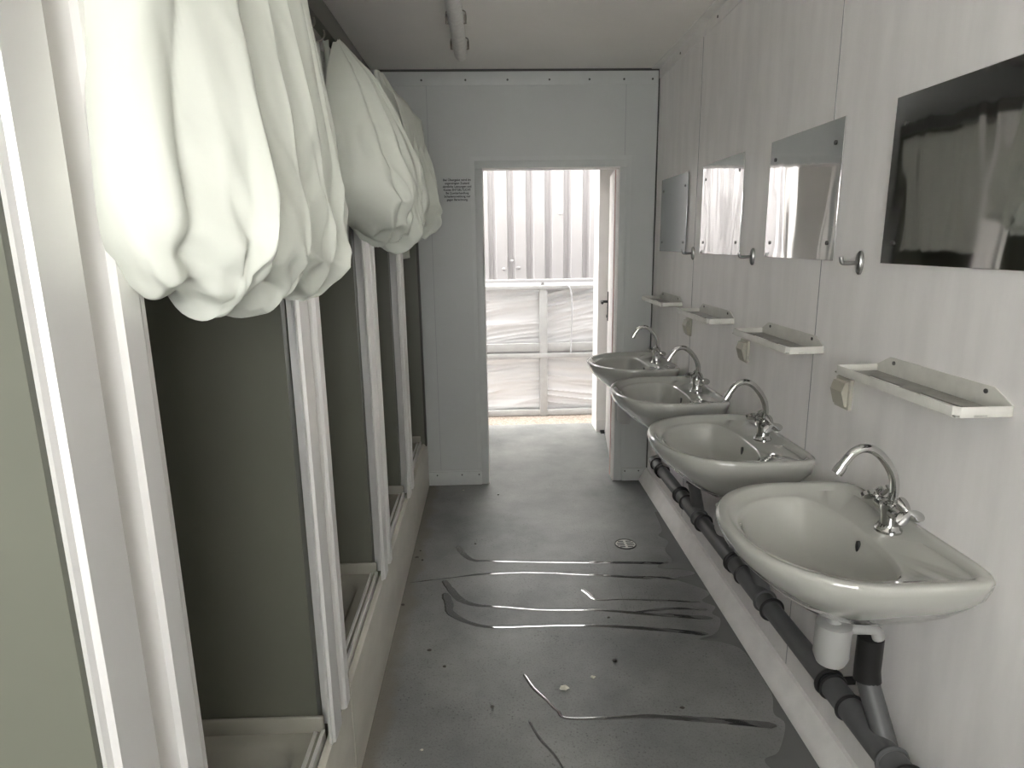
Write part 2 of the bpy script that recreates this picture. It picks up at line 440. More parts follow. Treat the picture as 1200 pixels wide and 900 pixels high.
# ---------------------------------------------------------------- shower cabins
XP = -.415
def make_cabin(P=.80, E=.90):
    # local y=0 is the near end of the cabin bay, 0.80 the far end; x,z are world values
    r = thing('shower_cabin', (0, 0, 0), '', 'shower cabin', 'row of shower cabins on the left')
    # tray: apron, front rim, side lips, sunken basin
    t = B()
    zr, zb = .325, .262
    def ring(x0, x1, y0, y1, zz, rad, n=6):
        out = []
        for (cx, cy, a0) in ((x1-rad, y1-rad, 0), (x0+rad, y1-rad, PI/2), (x0+rad, y0+rad, PI), (x1-rad, y0+rad, 1.5*PI)):
            for k in range(n+1):
                a = a0 + PI/2*k/n; out.append((cx+rad*math.cos(a), cy+rad*math.sin(a), zz))
        return out
    x0, x1, y0, y1 = -1.22, -.445, .105, P-.058
    rings(t, [ring(x0, x1, y0, y1, .06, .01), ring(x0, x1, y0, y1, zr, .01), ring(x0+.045, x1-.05, y0+.04, y1-.04, zr, .06),
              ring(x0+.055, x1-.06, y0+.05, y1-.05, zr-.012, .07), ring(x0+.085, x1-.085, y0+.085, y1-.085, zb, .09),
              ring(x0+.2, x1-.2, y0+.2, y1-.2, zb-.006, .05)])
    box(t, x0, y1-.010, zr-.01, x1, y1+.002, .368, .004)       # lip the panel stands on
    box(t, x0, y0-.002, zr-.01, x1, y0+.028, .368, .006)
    obj('shower_tray', t, 'tray', r, angle=50)
    a = B(); extrude_profile(a, [(XP,0),(XP,.300),(XP-.004,.311),(XP-.014,.315),(XP-.022,.315),(XP-.022,0)], 'y', .103, E)
    obj('apron', a, 'apron', r)
    k = B(); box(k, XP-.036, .105, .29, XP-.026, P-.07, .336, .002); box(k, XP-.056, .105, .29, XP-.046, P-.07, .330, .002)
    obj('track', k, 'alu', r)
    obj('side_panel', B1(-1.22, .745, .30, XP-.047, .86, 2.10), 'panel', r)
    obj('back_panel', B1(-1.235, .102, .06, -1.22, E-.002, 2.10), 'panel', r)
    # post: two flat cover faces with a channel between
    p = B()
    extrude_profile(p, [(XP-.010,.702),(XP-.004,.700),(XP-.002,.708),(XP+.004,.712),(XP+.004,.778),(XP,.782),(XP-.034,.784),(XP-.034,.826),
                        (XP,.828),(XP+.006,.834),(XP+.006,.872),(XP+.002,.878),(XP-.006,.880),(XP-.006,.888),(XP-.002,.890),(XP-.002,.898),(XP-.012,.898),
                        (XP-.012,.834),(XP-.045,.832),(XP-.045,.778),(XP-.010,.776)], 'z', .312, 2.10)
    obj('post', p, 'alu', r, angle=20)
    obj('header_rail', B1(XP-.035, .102, 2.10, XP-.002, E-.002, 2.165, bev=.003), 'rail', r)
    return r
cab = make_cabin()
labs = [(-.10, 'shower cabin closest to the camera at the left edge of the room'),
        (.70, 'second shower cabin behind the large pale bundled curtain, olive panel and tray showing'),
        (1.505, 'middle shower cabin, between the first and second aluminium posts from the front'),
        (2.29, 'narrow looking shower cabin between the second and third aluminium posts'),
        (3.085, 'last shower cabin, against the wall with the doorway')]
cabs = []
for i, (y, l) in enumerate(labs):
    c = cab if i == 0 else copy_tree(cab)
    c.location = (0, y, 0); c['label'] = l; cabs.append(c)
# the last one ends on a plain panel instead of a post
for ch in list(cabs[-1].children): bpy.data.objects.remove(ch)
bpy.data.objects.remove(cabs[-1])
r = make_cabin(P=.83, E=.80); r.location = (0, labs[-1][0], 0); r['label'] = labs[-1][1]
for ch in list(r.children):
    if ch.name.split('.')[0] in ('post', 'side_panel'): bpy.data.objects.remove(ch)
obj('side_panel', B1(-1.22, .775, .30, XP+.002, .80, 2.165), 'panel', r)
bm = B1(XP-.006, .770, .30, XP+.006, .805, 2.165, bev=.002); obj('edge_profile', bm, 'rail', r)
bm = B(); extrude_profile(bm, [(XP,0),(XP,.30),(XP-.02,.315),(XP-.03,0)], 'y', .80, YB-3.085-.012); obj('filler_strip', bm, 'apron', r)

# ---------------------------------------------------------------- curtains
def smoothstep(a, b, x):
    t = max(0, min(1, (x-a)/(b-a))); return t*t*(3-2*t)

def bag(name, prof, ylo, yhi, seed, folds, amp, parent, ns=70, nt=110, skew=.5, crum=.006):
    """A curtain whose lower end is thrown back over the rail: a pouch.
    prof: (x, z) points from the rail down the outside, round the bottom and up the inside;
    ylo/yhi: matching near and far ends at every profile point."""
    path = smooth_path([(p[0], 0, p[1]) for p in prof], 12)
    lo = smooth_path([(v, 0, 0) for v in ylo], 12); hi = smooth_path([(v, 0, 0) for v in yhi], 12)
    n = len(path); bm = B(); g = []
    xin = -.43
    for i in range(n):
        s = i/(n-1)
        p = path[i]; tn = (path[min(i+1, n-1)]-path[max(i-1, 0)]).normalized()
        nrm = Vector((-tn.z, 0, tn.x))
        if i == 0: out = nrm.x > 0
        nrm = Vector((abs(nrm.x), 0, nrm.z)) if False else nrm
        env = math.sin(PI*min(1, s*1.0+.04))**.6 if s < .98 else .2
        row = []
        for j in range(nt+1):
            t = j/nt; w = 2*t-1
            cap = max(0., 1-abs(w)**5)**.5                  # close the ends of the pouch
            X = xin + (p.x-xin)*(.12+.88*cap)
            low = smoothstep(.15, .6, s)
            zz = p.z + low*(1-cap)*.05
            Y = lo[i].x + (hi[i].x-lo[i].x)*t
            # long folds that fan out from the gathered top, each with a soft crown and a sharp valley
            ph = t*folds + 1.1*noise.noise(Vector((t*1.7+seed, s*1.6, seed))) + skew*s*(t-.2)
            k = math.floor(ph); fr = ph-k
            own = .35+.65*abs(math.sin(k*12.9+seed*7.1))
            crown = 1-abs(2*fr-1)**1.7
            d = amp*own*(crown-.6)*env
            ph2 = t*folds*2.3 - .9*s + .8*noise.noise(Vector((t*3-seed, s*2, 2*seed)))
            f2 = abs(2*(ph2-math.floor(ph2))-1)
            d += amp*.30*(f2-.5)*env*smoothstep(-.1, .3, noise.noise(Vector((t*2.5, s*2.5, seed+3))))
            # crumpled facets
            q = Vector((t*3.4+seed*3, s*4.2 - t*2.2, seed*.3))
            dist = noise.voronoi(q)[0]
            d += crum*(dist[1]-dist[0]-.35)*env*(.35+.9*low)
            d += crum*.5*(1-2*abs(noise.noise(q*2.6)))*env*low
            row.append(bm.verts.new((X + d*nrm.x*cap, Y + amp*.35*math.sin(2*PI*fr)*own*env*cap, zz + d*nrm.z*cap)))
        g.append(row)
    for i in range(n-1):
        for j in range(nt):
            bm.faces.new((g[i][j], g[i+1][j], g[i+1][j+1], g[i][j+1]))
    o = obj(name, bm, 'curtain', parent, angle=70)
    return o

def sheet(name, x, y0, y1, z0, z1, folds, amp, seed, parent, taper=0.):
    bm = B(); nt, ns = 90, 26; g = []
    for i in range(ns+1):
        s = i/ns; row = []
        for j in range(nt+1):
            t = j/nt
            Y = y0+(y1-y0)*t
            ph = t*folds + .4*noise.noise(Vector((t*4+seed, s, seed)))
            d = amp*math.sin(2*PI*ph)*(.6+.4*s) + .006*noise.noise(Vector((t*8, s*5, seed)))
            row.append(bm.verts.new((x + d + taper*s, Y + .3*amp*math.cos(2*PI*ph), z1+(z0-z1)*s + .012*noise.noise(Vector((t*5, seed, 1)))*s)))
        g.append(row)
    for i in range(ns):
        for j in range(nt):
            bm.faces.new((g[i][j], g[i+1][j], g[i+1][j+1], g[i][j+1]))
    o = obj(name, bm, 'curtain', parent, angle=70)
    m = o.modifiers.new('thick', 'SOLIDIFY'); m.thickness = .0015
    return o

def flap(name, quad, seed, parent):
    bm = B(); n = 16; g = []
    a, b, c, d = [Vector(p) for p in quad]
    for i in range(n+1):
        row = []
        for j in range(n+1):
            u, v = i/n, j/n
            p = (a*(1-u)+b*u)*(1-v) + (d*(1-u)+c*u)*v
            p.x += .008*noise.noise(Vector((u*2.5+seed, v*2.5, seed)))
            row.append(bm.verts.new(p))
        g.append(row)
    for i in range(n):
        for j in range(n): bm.faces.new((g[i][j], g[i+1][j], g[i+1][j+1], g[i][j+1]))
    o = obj(name, bm, 'curtain', parent, angle=70)
    m = o.modifiers.new('thick', 'SOLIDIFY'); m.thickness = .0015
    return o

def ringset(ys, parent):
    for y in ys:
        bm = B(); torus(bm, (-.443, y, 2.092), (0,1,.15), .018, .0022, 16, 6); obj('curtain_ring', bm, 'clip', parent)

CG = 'white shower curtains bundled over the cabin rail'
# A: nearest the camera
cA = thing('shower_curtain', (0,0,0), 'large pale curtain bundled over the rail, nearest the camera', 'curtain', CG)
bag('bundle', [(-.40,2.19),(-.365,2.12),(-.33,1.95),(-.295,1.75),(-.275,1.59),(-.287,1.515),(-.325,1.475),(-.39,1.475),(-.435,1.62),(-.455,1.9),(-.455,2.14)],
    [.84,.82,.78,.74,.72,.72,.74,.76,.76,.80,.82], [1.52,1.52,1.50,1.45,1.38,1.35,1.33,1.33,1.38,1.50,1.52], 2.3, 6, .044, cA, nt=240, crum=.034)
# B: second
cB = thing('shower_curtain', (0,0,0), 'white curtain slung in a full bag, second from the front', 'curtain', CG)
bag('bundle', [(-.43,2.135),(-.375,2.07),(-.30,1.97),(-.235,1.83),(-.198,1.69),(-.215,1.60),(-.27,1.555),(-.35,1.575),(-.42,1.66),(-.45,1.9),(-.455,2.14)],
    [2.06,1.96,1.84,1.76,1.72,1.75,1.82,1.86,1.86,1.95,2.0], [2.11,2.14,2.16,2.17,2.17,2.15,2.12,2.08,2.08,2.08,2.10], 6.1, 6, .034, cB, nt=200, crum=.050)
sheet('inner_panel', -.462, 1.66, 2.22, 1.545, 2.085, 4, .012, 3.3, cB)
ringset((1.72, 1.80, 1.90), cB)
# C: third
cC = thing('shower_curtain', (0,0,0), 'creased white curtain bag nearest the doorway notice, third from the front', 'curtain', CG)
bag('bundle', [(-.405,2.20),(-.36,2.12),(-.295,2.04),(-.242,1.87),(-.22,1.71),(-.232,1.615),(-.28,1.58),(-.35,1.58),(-.42,1.66),(-.45,1.9),(-.455,2.14)],
    [2.72,2.64,2.52,2.44,2.40,2.42,2.45,2.46,2.44,2.5,2.7], [2.98,3.0,2.98,2.98,2.99,2.98,2.93,2.90,2.92,2.95,2.98], 9.7, 6, .044, cC, nt=200, crum=.055)
flap('tail', [(-.305,2.28,2.035),(-.25,2.68,2.005),(-.235,2.62,1.76),(-.262,2.48,1.80)], 2.2, cC)
sheet('inner_panel', -.462, 2.45, 3.0, 1.56, 2.085, 4, .012, 5.3, cC)
# D: hangs straight in the last cabin
cD = thing('shower_curtain', (0,0,0), 'white curtain hanging straight in the last cabin by the back wall', 'curtain', 'curtains hanging straight')
sheet('cloth', -.46, 3.22, 3.84, 1.46, 2.085, 5, .014, 8.3, cD)
ringset((3.3, 3.5, 3.7), cD)

for c, y in ((cA, 1.1), (cB, 1.95), (cC, 2.7), (cD, 3.53)): rebase(c, (-.44, y, 1.45))

# ---------------------------------------------------------------- washbasins
def outline(kind, n=72):
    """distance from the basin's centre (x .80) by angle; angle 0 points to the wall"""
    out = []
    for i in range(n):
        a = 2*PI*i/n; c, s = math.cos(a), math.sin(a)
        if kind == 'outer':
            if c >= 0: ax, by, p = XR-.80, .285, 9
            else: ax, by, p = .255, .285, 2.15
        else:
            if c >= 0: ax, by, p = .078, .222, 2.6
            else: ax, by, p = .206, .222, 2.1
        out.append((abs(c/ax)**p + abs(s/by)**p)**(-1/p))
    return out
RO, RI = outline('outer'), outline('inner')
def make_basin():
    r = thing('washbasin', (0,0,.875), '', 'washbasin', 'washbasins along the right wall')
    bm = B(); n = len(RO)
    def ring(rad, z, cx=.80, cy=0, clip=True):
        o = []
        for i in range(n):
            a = 2*PI*i/n; x = cx + rad[i]*math.cos(a); y = cy + rad[i]*math.sin(a)
            if clip: x = min(x, XR-.001)
            o.append((x, y, z))
        return o
    sc_ = lambda R, k: [v*k for v in R]
    off = lambda R, d: [v-d for v in R]
    mixr = lambda a, b, t: [x*(1-t)+y*t for x, y in zip(a, b)]
    rs = []
    # underside, from the middle outwards; the centre drifts to the wall
    for (k, zz, cx) in ((.06,-.205,.84),(.22,-.203,.84),(.40,-.192,.835),(.58,-.158,.828),(.74,-.120,.82),(.87,-.080,.81),(.955,-.050,.804),(.99,-.022,.80),(1.0,-.010,.80)):
        rs.append(ring(sc_(RO, k), zz, cx))
    rs.append(ring(off(RO,.001), -.003)); rs.append(ring(off(RO,.005), 0.0)); rs.append(ring(off(RO,.010), .001))
    lip = [min(o-.029, max(o-.026, i_+.004)) for o, i_ in zip(RO, RI)]
    rs.append(ring(lip, -.001)); 
    lip2 = [max(i_+.006, o-.038) for o, i_ in zip(RO, RI)]
    rs.append(ring(lip2, -.016))
    rs.append(ring([i_+.004 for i_ in RI], -.0175))
    for (k, zz, cx) in ((.985,-.022,.80),(.955,-.038,.80),(.90,-.065,.797),(.80,-.105,.79),(.60,-.138,.785),(.35,-.150,.785),(.12,-.154,.785)):
        rs.append(ring(sc_(RI, k), zz, cx))
    rings(bm, rs)
    b = obj('basin', bm, 'ceramic', r, angle=60)
    bm = B(); tube(bm, [(.785,0,-.1545),(.785,0,-.149)], .032, 24); tube(bm, [(.785,0,-.149),(.785,0,-.1485)], .018, 16); obj('drain', bm, 'chrome', b)
    bm = B()
    rs2 = []
    for dx in (0, .006):
        rs2.append([(.8655+dx, .006*math.cos(2*PI*k/16), -.056+.014*math.sin(2*PI*k/16)) for k in range(16)])
    rings(bm, rs2); obj('overflow_slot', bm, 'dark', b)
    bm = B()
    tube(bm, [(.83,0,-.20),(.83,0,-.26)], .017, 14); tube(bm, [(.83,0,-.255),(.83,0,-.26),(.83,0,-.345),(.83,0,-.365),(.83,0,-.375)], [.034,.042,.042,.034,.010], 20)
    tube(bm, smooth_path([(.83,0,-.275),(.86,0,-.275),(.93,0,-.28),(.947,0,-.305)], 5), .015, 12)
    obj('bottle_trap', bm, 'trap', r)
    return r

def make_tap():
    r = thing('tap', (.937,0,.858), '', 'tap', 'chrome taps on the washbasins')
    bm = B(); tube(bm, [(0,0,0),(0,0,.006),(0,0,.010),(0,0,.018)], [.030,.030,.026,.023], 24)
    tube(bm, [(0,0,.016),(0,0,.040),(0,0,.062),(0,0,.074),(0,0,.080)], [.021,.021,.025,.023,.013], 20)
    tube(bm, [(0,-.046,.056),(0,-.03,.054),(0,.03,.054),(0,.046,.056)], [.014,.018,.018,.014], 16)
    obj('body', bm, 'chrome', r, angle=40)
    bm = B()
    tube(bm, smooth_path([(0,0,.076),(.004,0,.10),(-.002,0,.135),(-.022,0,.170),(-.050,0,.198),(-.078,0,.207),(-.103,0,.198),(-.124,0,.172),(-.130,0,.162)], 6), .0105, 16)
    sp = obj('spout', bm, 'chrome', r, angle=50)
    bm = B(); tube(bm, [(-.1265,0,.167),(-.1345,0,.154),(-.139,0,.147)], [.0125,.0130,.0125], 16); obj('aerator', bm, 'chrome', sp)
    for s_ in (-1, 1):
        bm = B()
        ax = Vector((0, s_*.80, .60)).normalized(); base = Vector((0, s_*.044, .058))
        tube(bm, [base, base+ax*.014], [.010,.009], 14)
        u = ax.orthogonal().normalized(); v = ax.cross(u); c0 = base + ax*.016
        rs = []
        for (k, h) in ((.55,-.007),(1,-.004),(1,.006),(.6,.012),(.1,.014)):
            ring = []
            for i in range(48):
                a = 2*PI*i/48; rad = (.025 + .013*math.cos(3*a+.6))*k
                ring.append(c0 + ax*h + (u*math.cos(a)+v*math.sin(a))*rad)
            rs.append(ring)
        rings(bm, rs); obj('tap_handle', bm, 'chrome', r, angle=40)
    return r

def make_shelf():
    r = thing('wall_shelf', (0,0,1.201), '', 'shelf', 'white metal shelves above the washbasins')
    x0, w = .893, .222
    bm = B()
    prof_out = [(XR-.001,-w),(x0+.012,-w),(x0,-w+.012),(x0,w-.012),(x0+.012,w),(XR-.001,w)]
    # folded tray: base plate with cut-outs, upturned rim
    box(bm, x0+.001, -w+.001, -.002, .932, w-.001, .001); box(bm, .955, -w+.001, -.002, XR-.001, w-.001, .001)
    for y in (-w+.03, 0, w-.03): box(bm, .93, y-.03, -.002, .957, y+.03, .001)
    obj('tray_plate', bm, 'shelf_plate', r)
    bm = B()
    box(bm, x0, -w+.01, -.004, x0+.003, w-.01, .018, .001); box(bm, x0+.01, -w, -.004, XR-.001, -w+.003, .018, .001); box(bm, x0+.01, w-.003, -.004, XR-.001, w, .018, .001)
    for s_ in (-1, 1):
        q = [(x0, s_*(w-.0105)), (x0+.0105, s_*w), (x0+.012, s_*(w-.003)), (x0+.003, s_*(w-.012))]
        extrude_profile(bm, q, 'z', -.004, .018)
    obj('rim', bm, 'shelf', r)
    bm = B(); extrude_profile(bm, [(-w,-.004),(-w,.018),(-w+.05,.044),(w-.05,.044),(w,.018),(w,-.004)], 'x', XR-.004, XR-.001)
    bp = obj('back_plate', bm, 'shelf', r)
    screws(bp, [(XR-.004, y, .032) for y in (-w+.07, w-.07)], (-1,0,0), .005)
    return r

def make_mirror():
    r = thing('wall_mirror', (0,0,1.475), '', 'mirror', 'sheet metal mirrors on the right wall')
    sh = obj('sheet', B1(XR-.009, -.248, 0, XR-.005, .248, .394, bev=.0008), 'mirror', r, angle=20)
    for (y, z_) in ((-.205,.05),(.205,.05),(-.205,.33),(.205,.33)):
        bm = B(); tube(bm, [(XR-.0005, y, z_),(XR-.0115, y, z_)], .0065, 12); obj('screw', bm, 'screw', sh)
    return r

def make_socket():
    r = thing('wall_socket', (0,0,1.065), '', 'socket', 'hinged sockets between the washbasins')
    obj('housing', B1(XR-.011, -.038, 0, XR, .038, .088, bev=.003), 'socket', r)
    bm = B(); extrude_profile(bm, [(XR-.010,.008),(XR-.018,.010),(XR-.030,.052),(XR-.022,.078),(XR-.010,.080)], 'y', -.030, .030)
    obj('flap_lid', bm, 'socket', r, angle=20)
    return r

def make_hook():
    r = thing('robe_hook', (0,0,1.473), '', 'hook', 'robe hooks below the mirrors')
    bm = B()
    rs = [[(XR-dx, rr*.5*math.cos(2*PI*k/24), rr*1.1*math.sin(2*PI*k/24)) for k in range(24)] for (dx, rr) in ((.0,.029),(.006,.029),(.010,.024),(.012,.012))]
    rings(bm, rs); obj('rosette', bm, 'hook', r)
    bm = B(); tube(bm, smooth_path([(XR-.01,0,0),(XR-.04,0,-.001),(XR-.052,0,.001),(XR-.056,0,.012),(XR-.056,0,.016)], 5), [.0055]*21, 12); obj('peg', bm, 'hook', r)
    return r

place = [3.56, 2.835, 2.11, 1.39]
basin, tap, shelf, mirror = make_basin(), make_tap(), make_shelf(), make_mirror()
rebase(basin, (XR, 0, .875)); rebase(shelf, (XR, 0, 1.201)); rebase(mirror, (XR, 0, 1.475))
pos = ['furthest from the camera, beside the doorway', 'second from the doorway', 'third from the doorway', 'nearest the camera']
blab = ['small looking cream washbasin furthest away, closest to the doorway', 'cream washbasin second from the doorway, overlapping the furthest one in view',
        'cream washbasin third from the doorway, its whole bowl and overflow in view', 'cream washbasin nearest the camera, low at the right edge']
tlab = ['chrome swan neck tap on the washbasin closest to the doorway', 'chrome swan neck tap on the second washbasin from the doorway',
        'chrome swan neck tap on the third washbasin from the doorway', 'chrome swan neck tap on the washbasin nearest the camera']
slab = ['white metal wall shelf in the corner beside the doorway', 'white metal wall shelf second from the doorway, under a bright mirror',
        'white metal wall shelf third from the doorway, above the nearer socket', 'white metal wall shelf nearest the camera']
mlab = ['dull dark grey metal mirror closest to the corner', 'metal mirror second from the corner, bright with the doorway reflection',
        'metal mirror third from the corner, with swirled bright reflection', 'metal mirror nearest the camera on the right wall']
for i, y in enumerate(place):
    for (proto, labsl) in ((basin, blab), (tap, tlab), (shelf, slab), (mirror, mlab)):
        o = proto if i == 0 else copy_tree(proto)
        o.location.y = y; o['label'] = labsl[i]
for ch in basin.children:
    if ch.name.startswith('bottle_trap'): ch.location.x = -.065
for ch in mirror.children:          # the furthest mirror is scuffed dull
    if ch.name.startswith('sheet'):
        ch.data = ch.data.copy(); ch.data.materials[0] = M['mirror_dull']
mirs = [o for o in C.objects if o.name.startswith('wall_mirror')]
for o, rot in zip(mirs, (0, -.2, -1.0, 0)): o.rotation_euler = (0, 0, math.radians(rot))
socket, hook = make_socket(), make_hook()
rebase(socket, (XR, 0, 1.065)); rebase(hook, (XR, 0, 1.473))
for i, (y, a, b) in enumerate(((3.205, 'cream hinged wall socket between the first and second washbasins from the doorway', 'metal robe hook between the dull mirror and its bright neighbour'),
                               (2.475, 'cream hinged wall socket between the second and third washbasins from the doorway', 'metal robe hook between the two bright mirrors'),
                               (1.75, 'cream hinged wall socket above the gap before the nearest washbasin', 'metal robe hook between the two mirrors nearest the camera'))):
    o = socket if i == 0 else copy_tree(socket); o.location.y = y; o['label'] = a
    o = hook if i == 0 else copy_tree(hook); o.location.y = y-.01; o['label'] = b

# ---------------------------------------------------------------- drain pipe under the basins
PX = .935
pz = lambda y: .318 - .014*(y-1.4)
dp = thing('drain_pipe', (PX, 2.4, 0), 'dark grey plastic waste pipe running along the right wall under the washbasins', 'pipe')
lp = lambda x, y, zz: (x-PX, y-2.4, zz)
bm = B(); tube(bm, [lp(PX, y, pz(y)) for y in (.6, 1.4, 2.2, 3.0, 3.50)], .031, 24); obj('pipe_run', bm, 'pipe', dp)
for ty in (2.80, 2.09, 1.37):
    bm = B(); tube(bm, [lp(PX, ty+.17, pz(ty+.17)), lp(PX, ty-.16, pz(ty-.16))], .0345, 24)
    tube(bm, [lp(PX+.012, ty-.06, pz(ty)+.0), lp(PX+.012, ty+.03, pz(ty)+.10), lp(PX+.012, ty+.05, pz(ty)+.125)], .027, 18)
    tj = obj('branch_fitting', bm, 'pipe', dp)
    bm = B(); tube(bm, [lp(PX+.012, ty+.045, pz(ty)+.115), lp(PX+.012, ty+.05, pz(ty)+.145), lp(PX+.012, ty+.05, pz(ty)+.235)], [.033,.031,.031], 18)
    obj('sleeve', bm, 'black', tj)
    for (dy, R_) in ((.17,.036),(.085,.0355),(-.10,.037),(-.155,.0375)):
        bm = B(); torus(bm, lp(PX, ty+dy, pz(ty+dy)), (0,1,-.014), R_, .0055, 28, 8); obj('collar', bm, 'black' if dy != -.10 else 'pipe', dp)
    bm = B(); torus(bm, lp(PX, ty+.19, pz(ty+.19)), (0,1,0), .0375, .006, 28, 8)
    box(bm, *[a for a in lp(PX+.03, ty+.182, pz(ty)-.008)], *[a for a in lp(XR-.001, ty+.198, pz(ty)+.008)])
    obj('clamp', bm, 'black', dp)
for y in (3.46, 3.36, 3.33):
    bm = B(); torus(bm, lp(PX, y, pz(y)), (0,1,0), .036 if y < 3.4 else .033, .0045, 28, 8); obj('collar', bm, 'black', dp)
bm = B(); tube(bm, [lp(PX, 3.48, pz(3.48)), lp(PX, 3.515, pz(3.5)), lp(PX+.03, 3.54, pz(3.5)), lp(XR-.006, 3.54, pz(3.5))], .031, 20); obj('elbow', bm, 'pipe', dp)

# ---------------------------------------------------------------- ceiling lamp
lf = thing('ceiling_lamp', (-.115, 2.5, H), 'unlit tubular strip lamp with wire clips on the ceiling', 'lamp')
bm = B(); box(bm, -.026, -1.05, -.028, .026, .97, 0, .004); obj('batten', bm, 'batten', lf)
bm = B(); tube(bm, [(0,-1.02,-.052),(0,-1.0,-.052),(0,.95,-.052),(0,.975,-.052),(0,.99,-.052),(0,.998,-.052)], [.028,.032,.032,.030,.022,.008], 24); obj('lamp_tube', bm, 'lamp', lf, angle=60)
for y in (.84,.47,.1,-.3,-.7):
    for s_ in (-1, 1):
        bm = B(); torus(bm, (s_*.040, y, -.040), (1,.15*s_,0), .015, .0022, 16, 6)
        tube(bm, smooth_path([(s_*.026,y,-.012),(s_*.040,y,-.020),(s_*.042,y,-.05),(s_*.034,y-.005,-.066)], 4), .0022, 8)
        box(bm, min(s_*.036,s_*.044), y-.006, -.064, max(s_*.036,s_*.044), y+.006, -.030, .001)
        obj('clip', bm, 'clip', lf)

# ---------------------------------------------------------------- notice on the back wall
nb = thing('wall_notice', (-.176, YB, 1.842), 'small seven line printed notice on the wall left of the doorway', 'sign')
obj('film', B1(-.093, -.0012, -.071, .093, 0, .072), 'paper', nb)
lines = ['Bei Übergabe wird im', 'ungereinigten Zustand', 'sämtliche Leistungen und', 'Kosten ENTGELTLICH!!', 'Bei Zuwiderhandlung', 'Schadensmeldung nur', 'gegen Berechnung.']
for i, tx in enumerate(lines):
    cu = bpy.data.curves.new('text_line', 'FONT'); cu.body = tx; cu.size = .0178; cu.align_x = 'CENTER'; cu.offset = .0004; cu.extrude = .0003
    tmp = bpy.data.objects.new('text_tmp', cu); C.objects.link(tmp)
    me = bpy.data.meshes.new_from_object(tmp.evaluated_get(bpy.context.evaluated_depsgraph_get()))
    bpy.data.objects.remove(tmp)
    me.materials.clear(); me.materials.append(M['ink'])
    o = bpy.data.objects.new('text_line', me); C.objects.link(o); o.parent = nb
    w = max(v.co.x for v in me.vertices) - min(v.co.x for v in me.vertices)
    tgt = (.162,.143,.168,.158,.134,.155,.125)[i]
    o.rotation_euler = (PI/2, 0, 0); o.location = (0, -.0018, .051-.0186*i); o.scale = (tgt/w, 1, 1)

# ---------------------------------------------------------------- floor drain, water, bits
fd = thing('floor_drain', (.678, 3.058, 0), 'round slotted drain cover set in the floor', 'drain')
bm = B()
tube(bm, [(0,0,0),(0,0,.003)], .050, 32); obj('cover', bm, 'grate', fd)
bm = B(); torus(bm, (0,0,.003), (0,0,1), .053, .0035, 32, 8); obj('rim', bm, 'screw', fd)
bm = B()
for s_ in (-1, 1):
    for y in (-.030,-.010,.010,.030):
        ln = math.sqrt(.045**2-y*y)
        xa, xb = (.006, ln) if s_ > 0 else (-ln, -.006)
        box(bm, xa, y-.0052, .0028, xb, y+.0052, .0036)
obj('slot', bm, 'dark', fd)

def ribbon(pts, widths, h=.0006, k=10, wob=.25, seed=0):
    P = smooth_path([(p[0], p[1], 0) for p in pts], k); n = len(P); bm = B(); g = []
    for i, p in enumerate(P):
        f_ = i/(n-1)*(len(widths)-1); a = int(min(f_, len(widths)-2)); w = widths[a]+(widths[a+1]-widths[a])*(f_-a)
        w *= 1 + wob*noise.noise(Vector((i*.35+seed, seed, 0)))
        if i in (0, n-1): w *= .3
        t = (P[min(i+1, n-1)]-P[max(i-1, 0)]).normalized(); s = Vector((-t.y, t.x, 0))
        row = []
        for j in range(7):
            q = -1+2*j/6; row.append(bm.verts.new(p + s*w*.5*q + Vector((0,0, .0003 + h*(1-q**4)))))
        g.append(row)
    for i in range(n-1):
        for j in range(6): bm.faces.new((g[i][j], g[i+1][j], g[i+1][j+1], g[i][j+1]))
    return bm
WG = 'water streaks across the floor'
def streak(pts, widths, label, seed):
    tag(obj('water_streak', ribbon(pts, widths, seed=seed), 'streak', angle=80), label, 'water streak', WG)
streak([(-.193,3.095),(-.15,2.99),(-.10,2.935),(-.021,2.928),(.25,2.90),(.502,2.879),(.66,2.865),(.86,2.845)], [.03,.03,.02,.018,.018,.022,.024,.03], 'furthest water streak, passing just in front of the floor drain', 1)
streak([(-.398,2.739),(-.2,2.775),(-.021,2.802),(.2,2.80),(.481,2.756),(.7,2.72),(.95,2.70)], [.008,.009,.018,.018,.018,.024,.03], 'straight water streak reaching back to the shower tray, second from the drain', 2)
streak([(-.241,2.752),(-.20,2.66),(-.154,2.578),(-.08,2.53),(.033,2.513),(.2,2.48),(.433,2.463),(.65,2.42),(.90,2.375)], [.025,.035,.035,.02,.018,.018,.018,.022,.03], 'water streak with a bent left tail, third from the drain', 3)
streak([(-.229,2.639),(-.205,2.55),(-.194,2.48),(-.111,2.40),(-.006,2.363),(.2,2.36),(.379,2.353),(.6,2.32),(.846,2.268)], [.035,.04,.035,.02,.018,.018,.018,.024,.03], 'nearest of the long water streaks, hooked at its left end', 4)
streak([(.392,2.639),(.42,2.59),(.446,2.545),(.55,2.54),(.7,2.525),(.89,2.50)], [.022,.026,.018,.008,.014,.016], 'short water streak starting with a slanted dash between longer ones', 5)
streak([(.55,2.43),(.68,2.45),(.80,2.455),(.90,2.44)], [.008,.018,.018,.02], 'thin water streak forking off towards the skirting', 7)
streak([(.097,2.064),(.125,1.99),(.166,1.926),(.20,1.87),(.243,1.832),(.497,1.827),(.70,1.80),(.90,1.765)], [.012,.014,.012,.012,.012,.02,.026,.03], 'long curved water streak in the foreground', 6)
streak([(.10,1.83),(.13,1.75),(.17,1.68),(.20,1.60)], [.006,.010,.008,.006], 'short faint water streak in the foreground left of the curved one', 8)
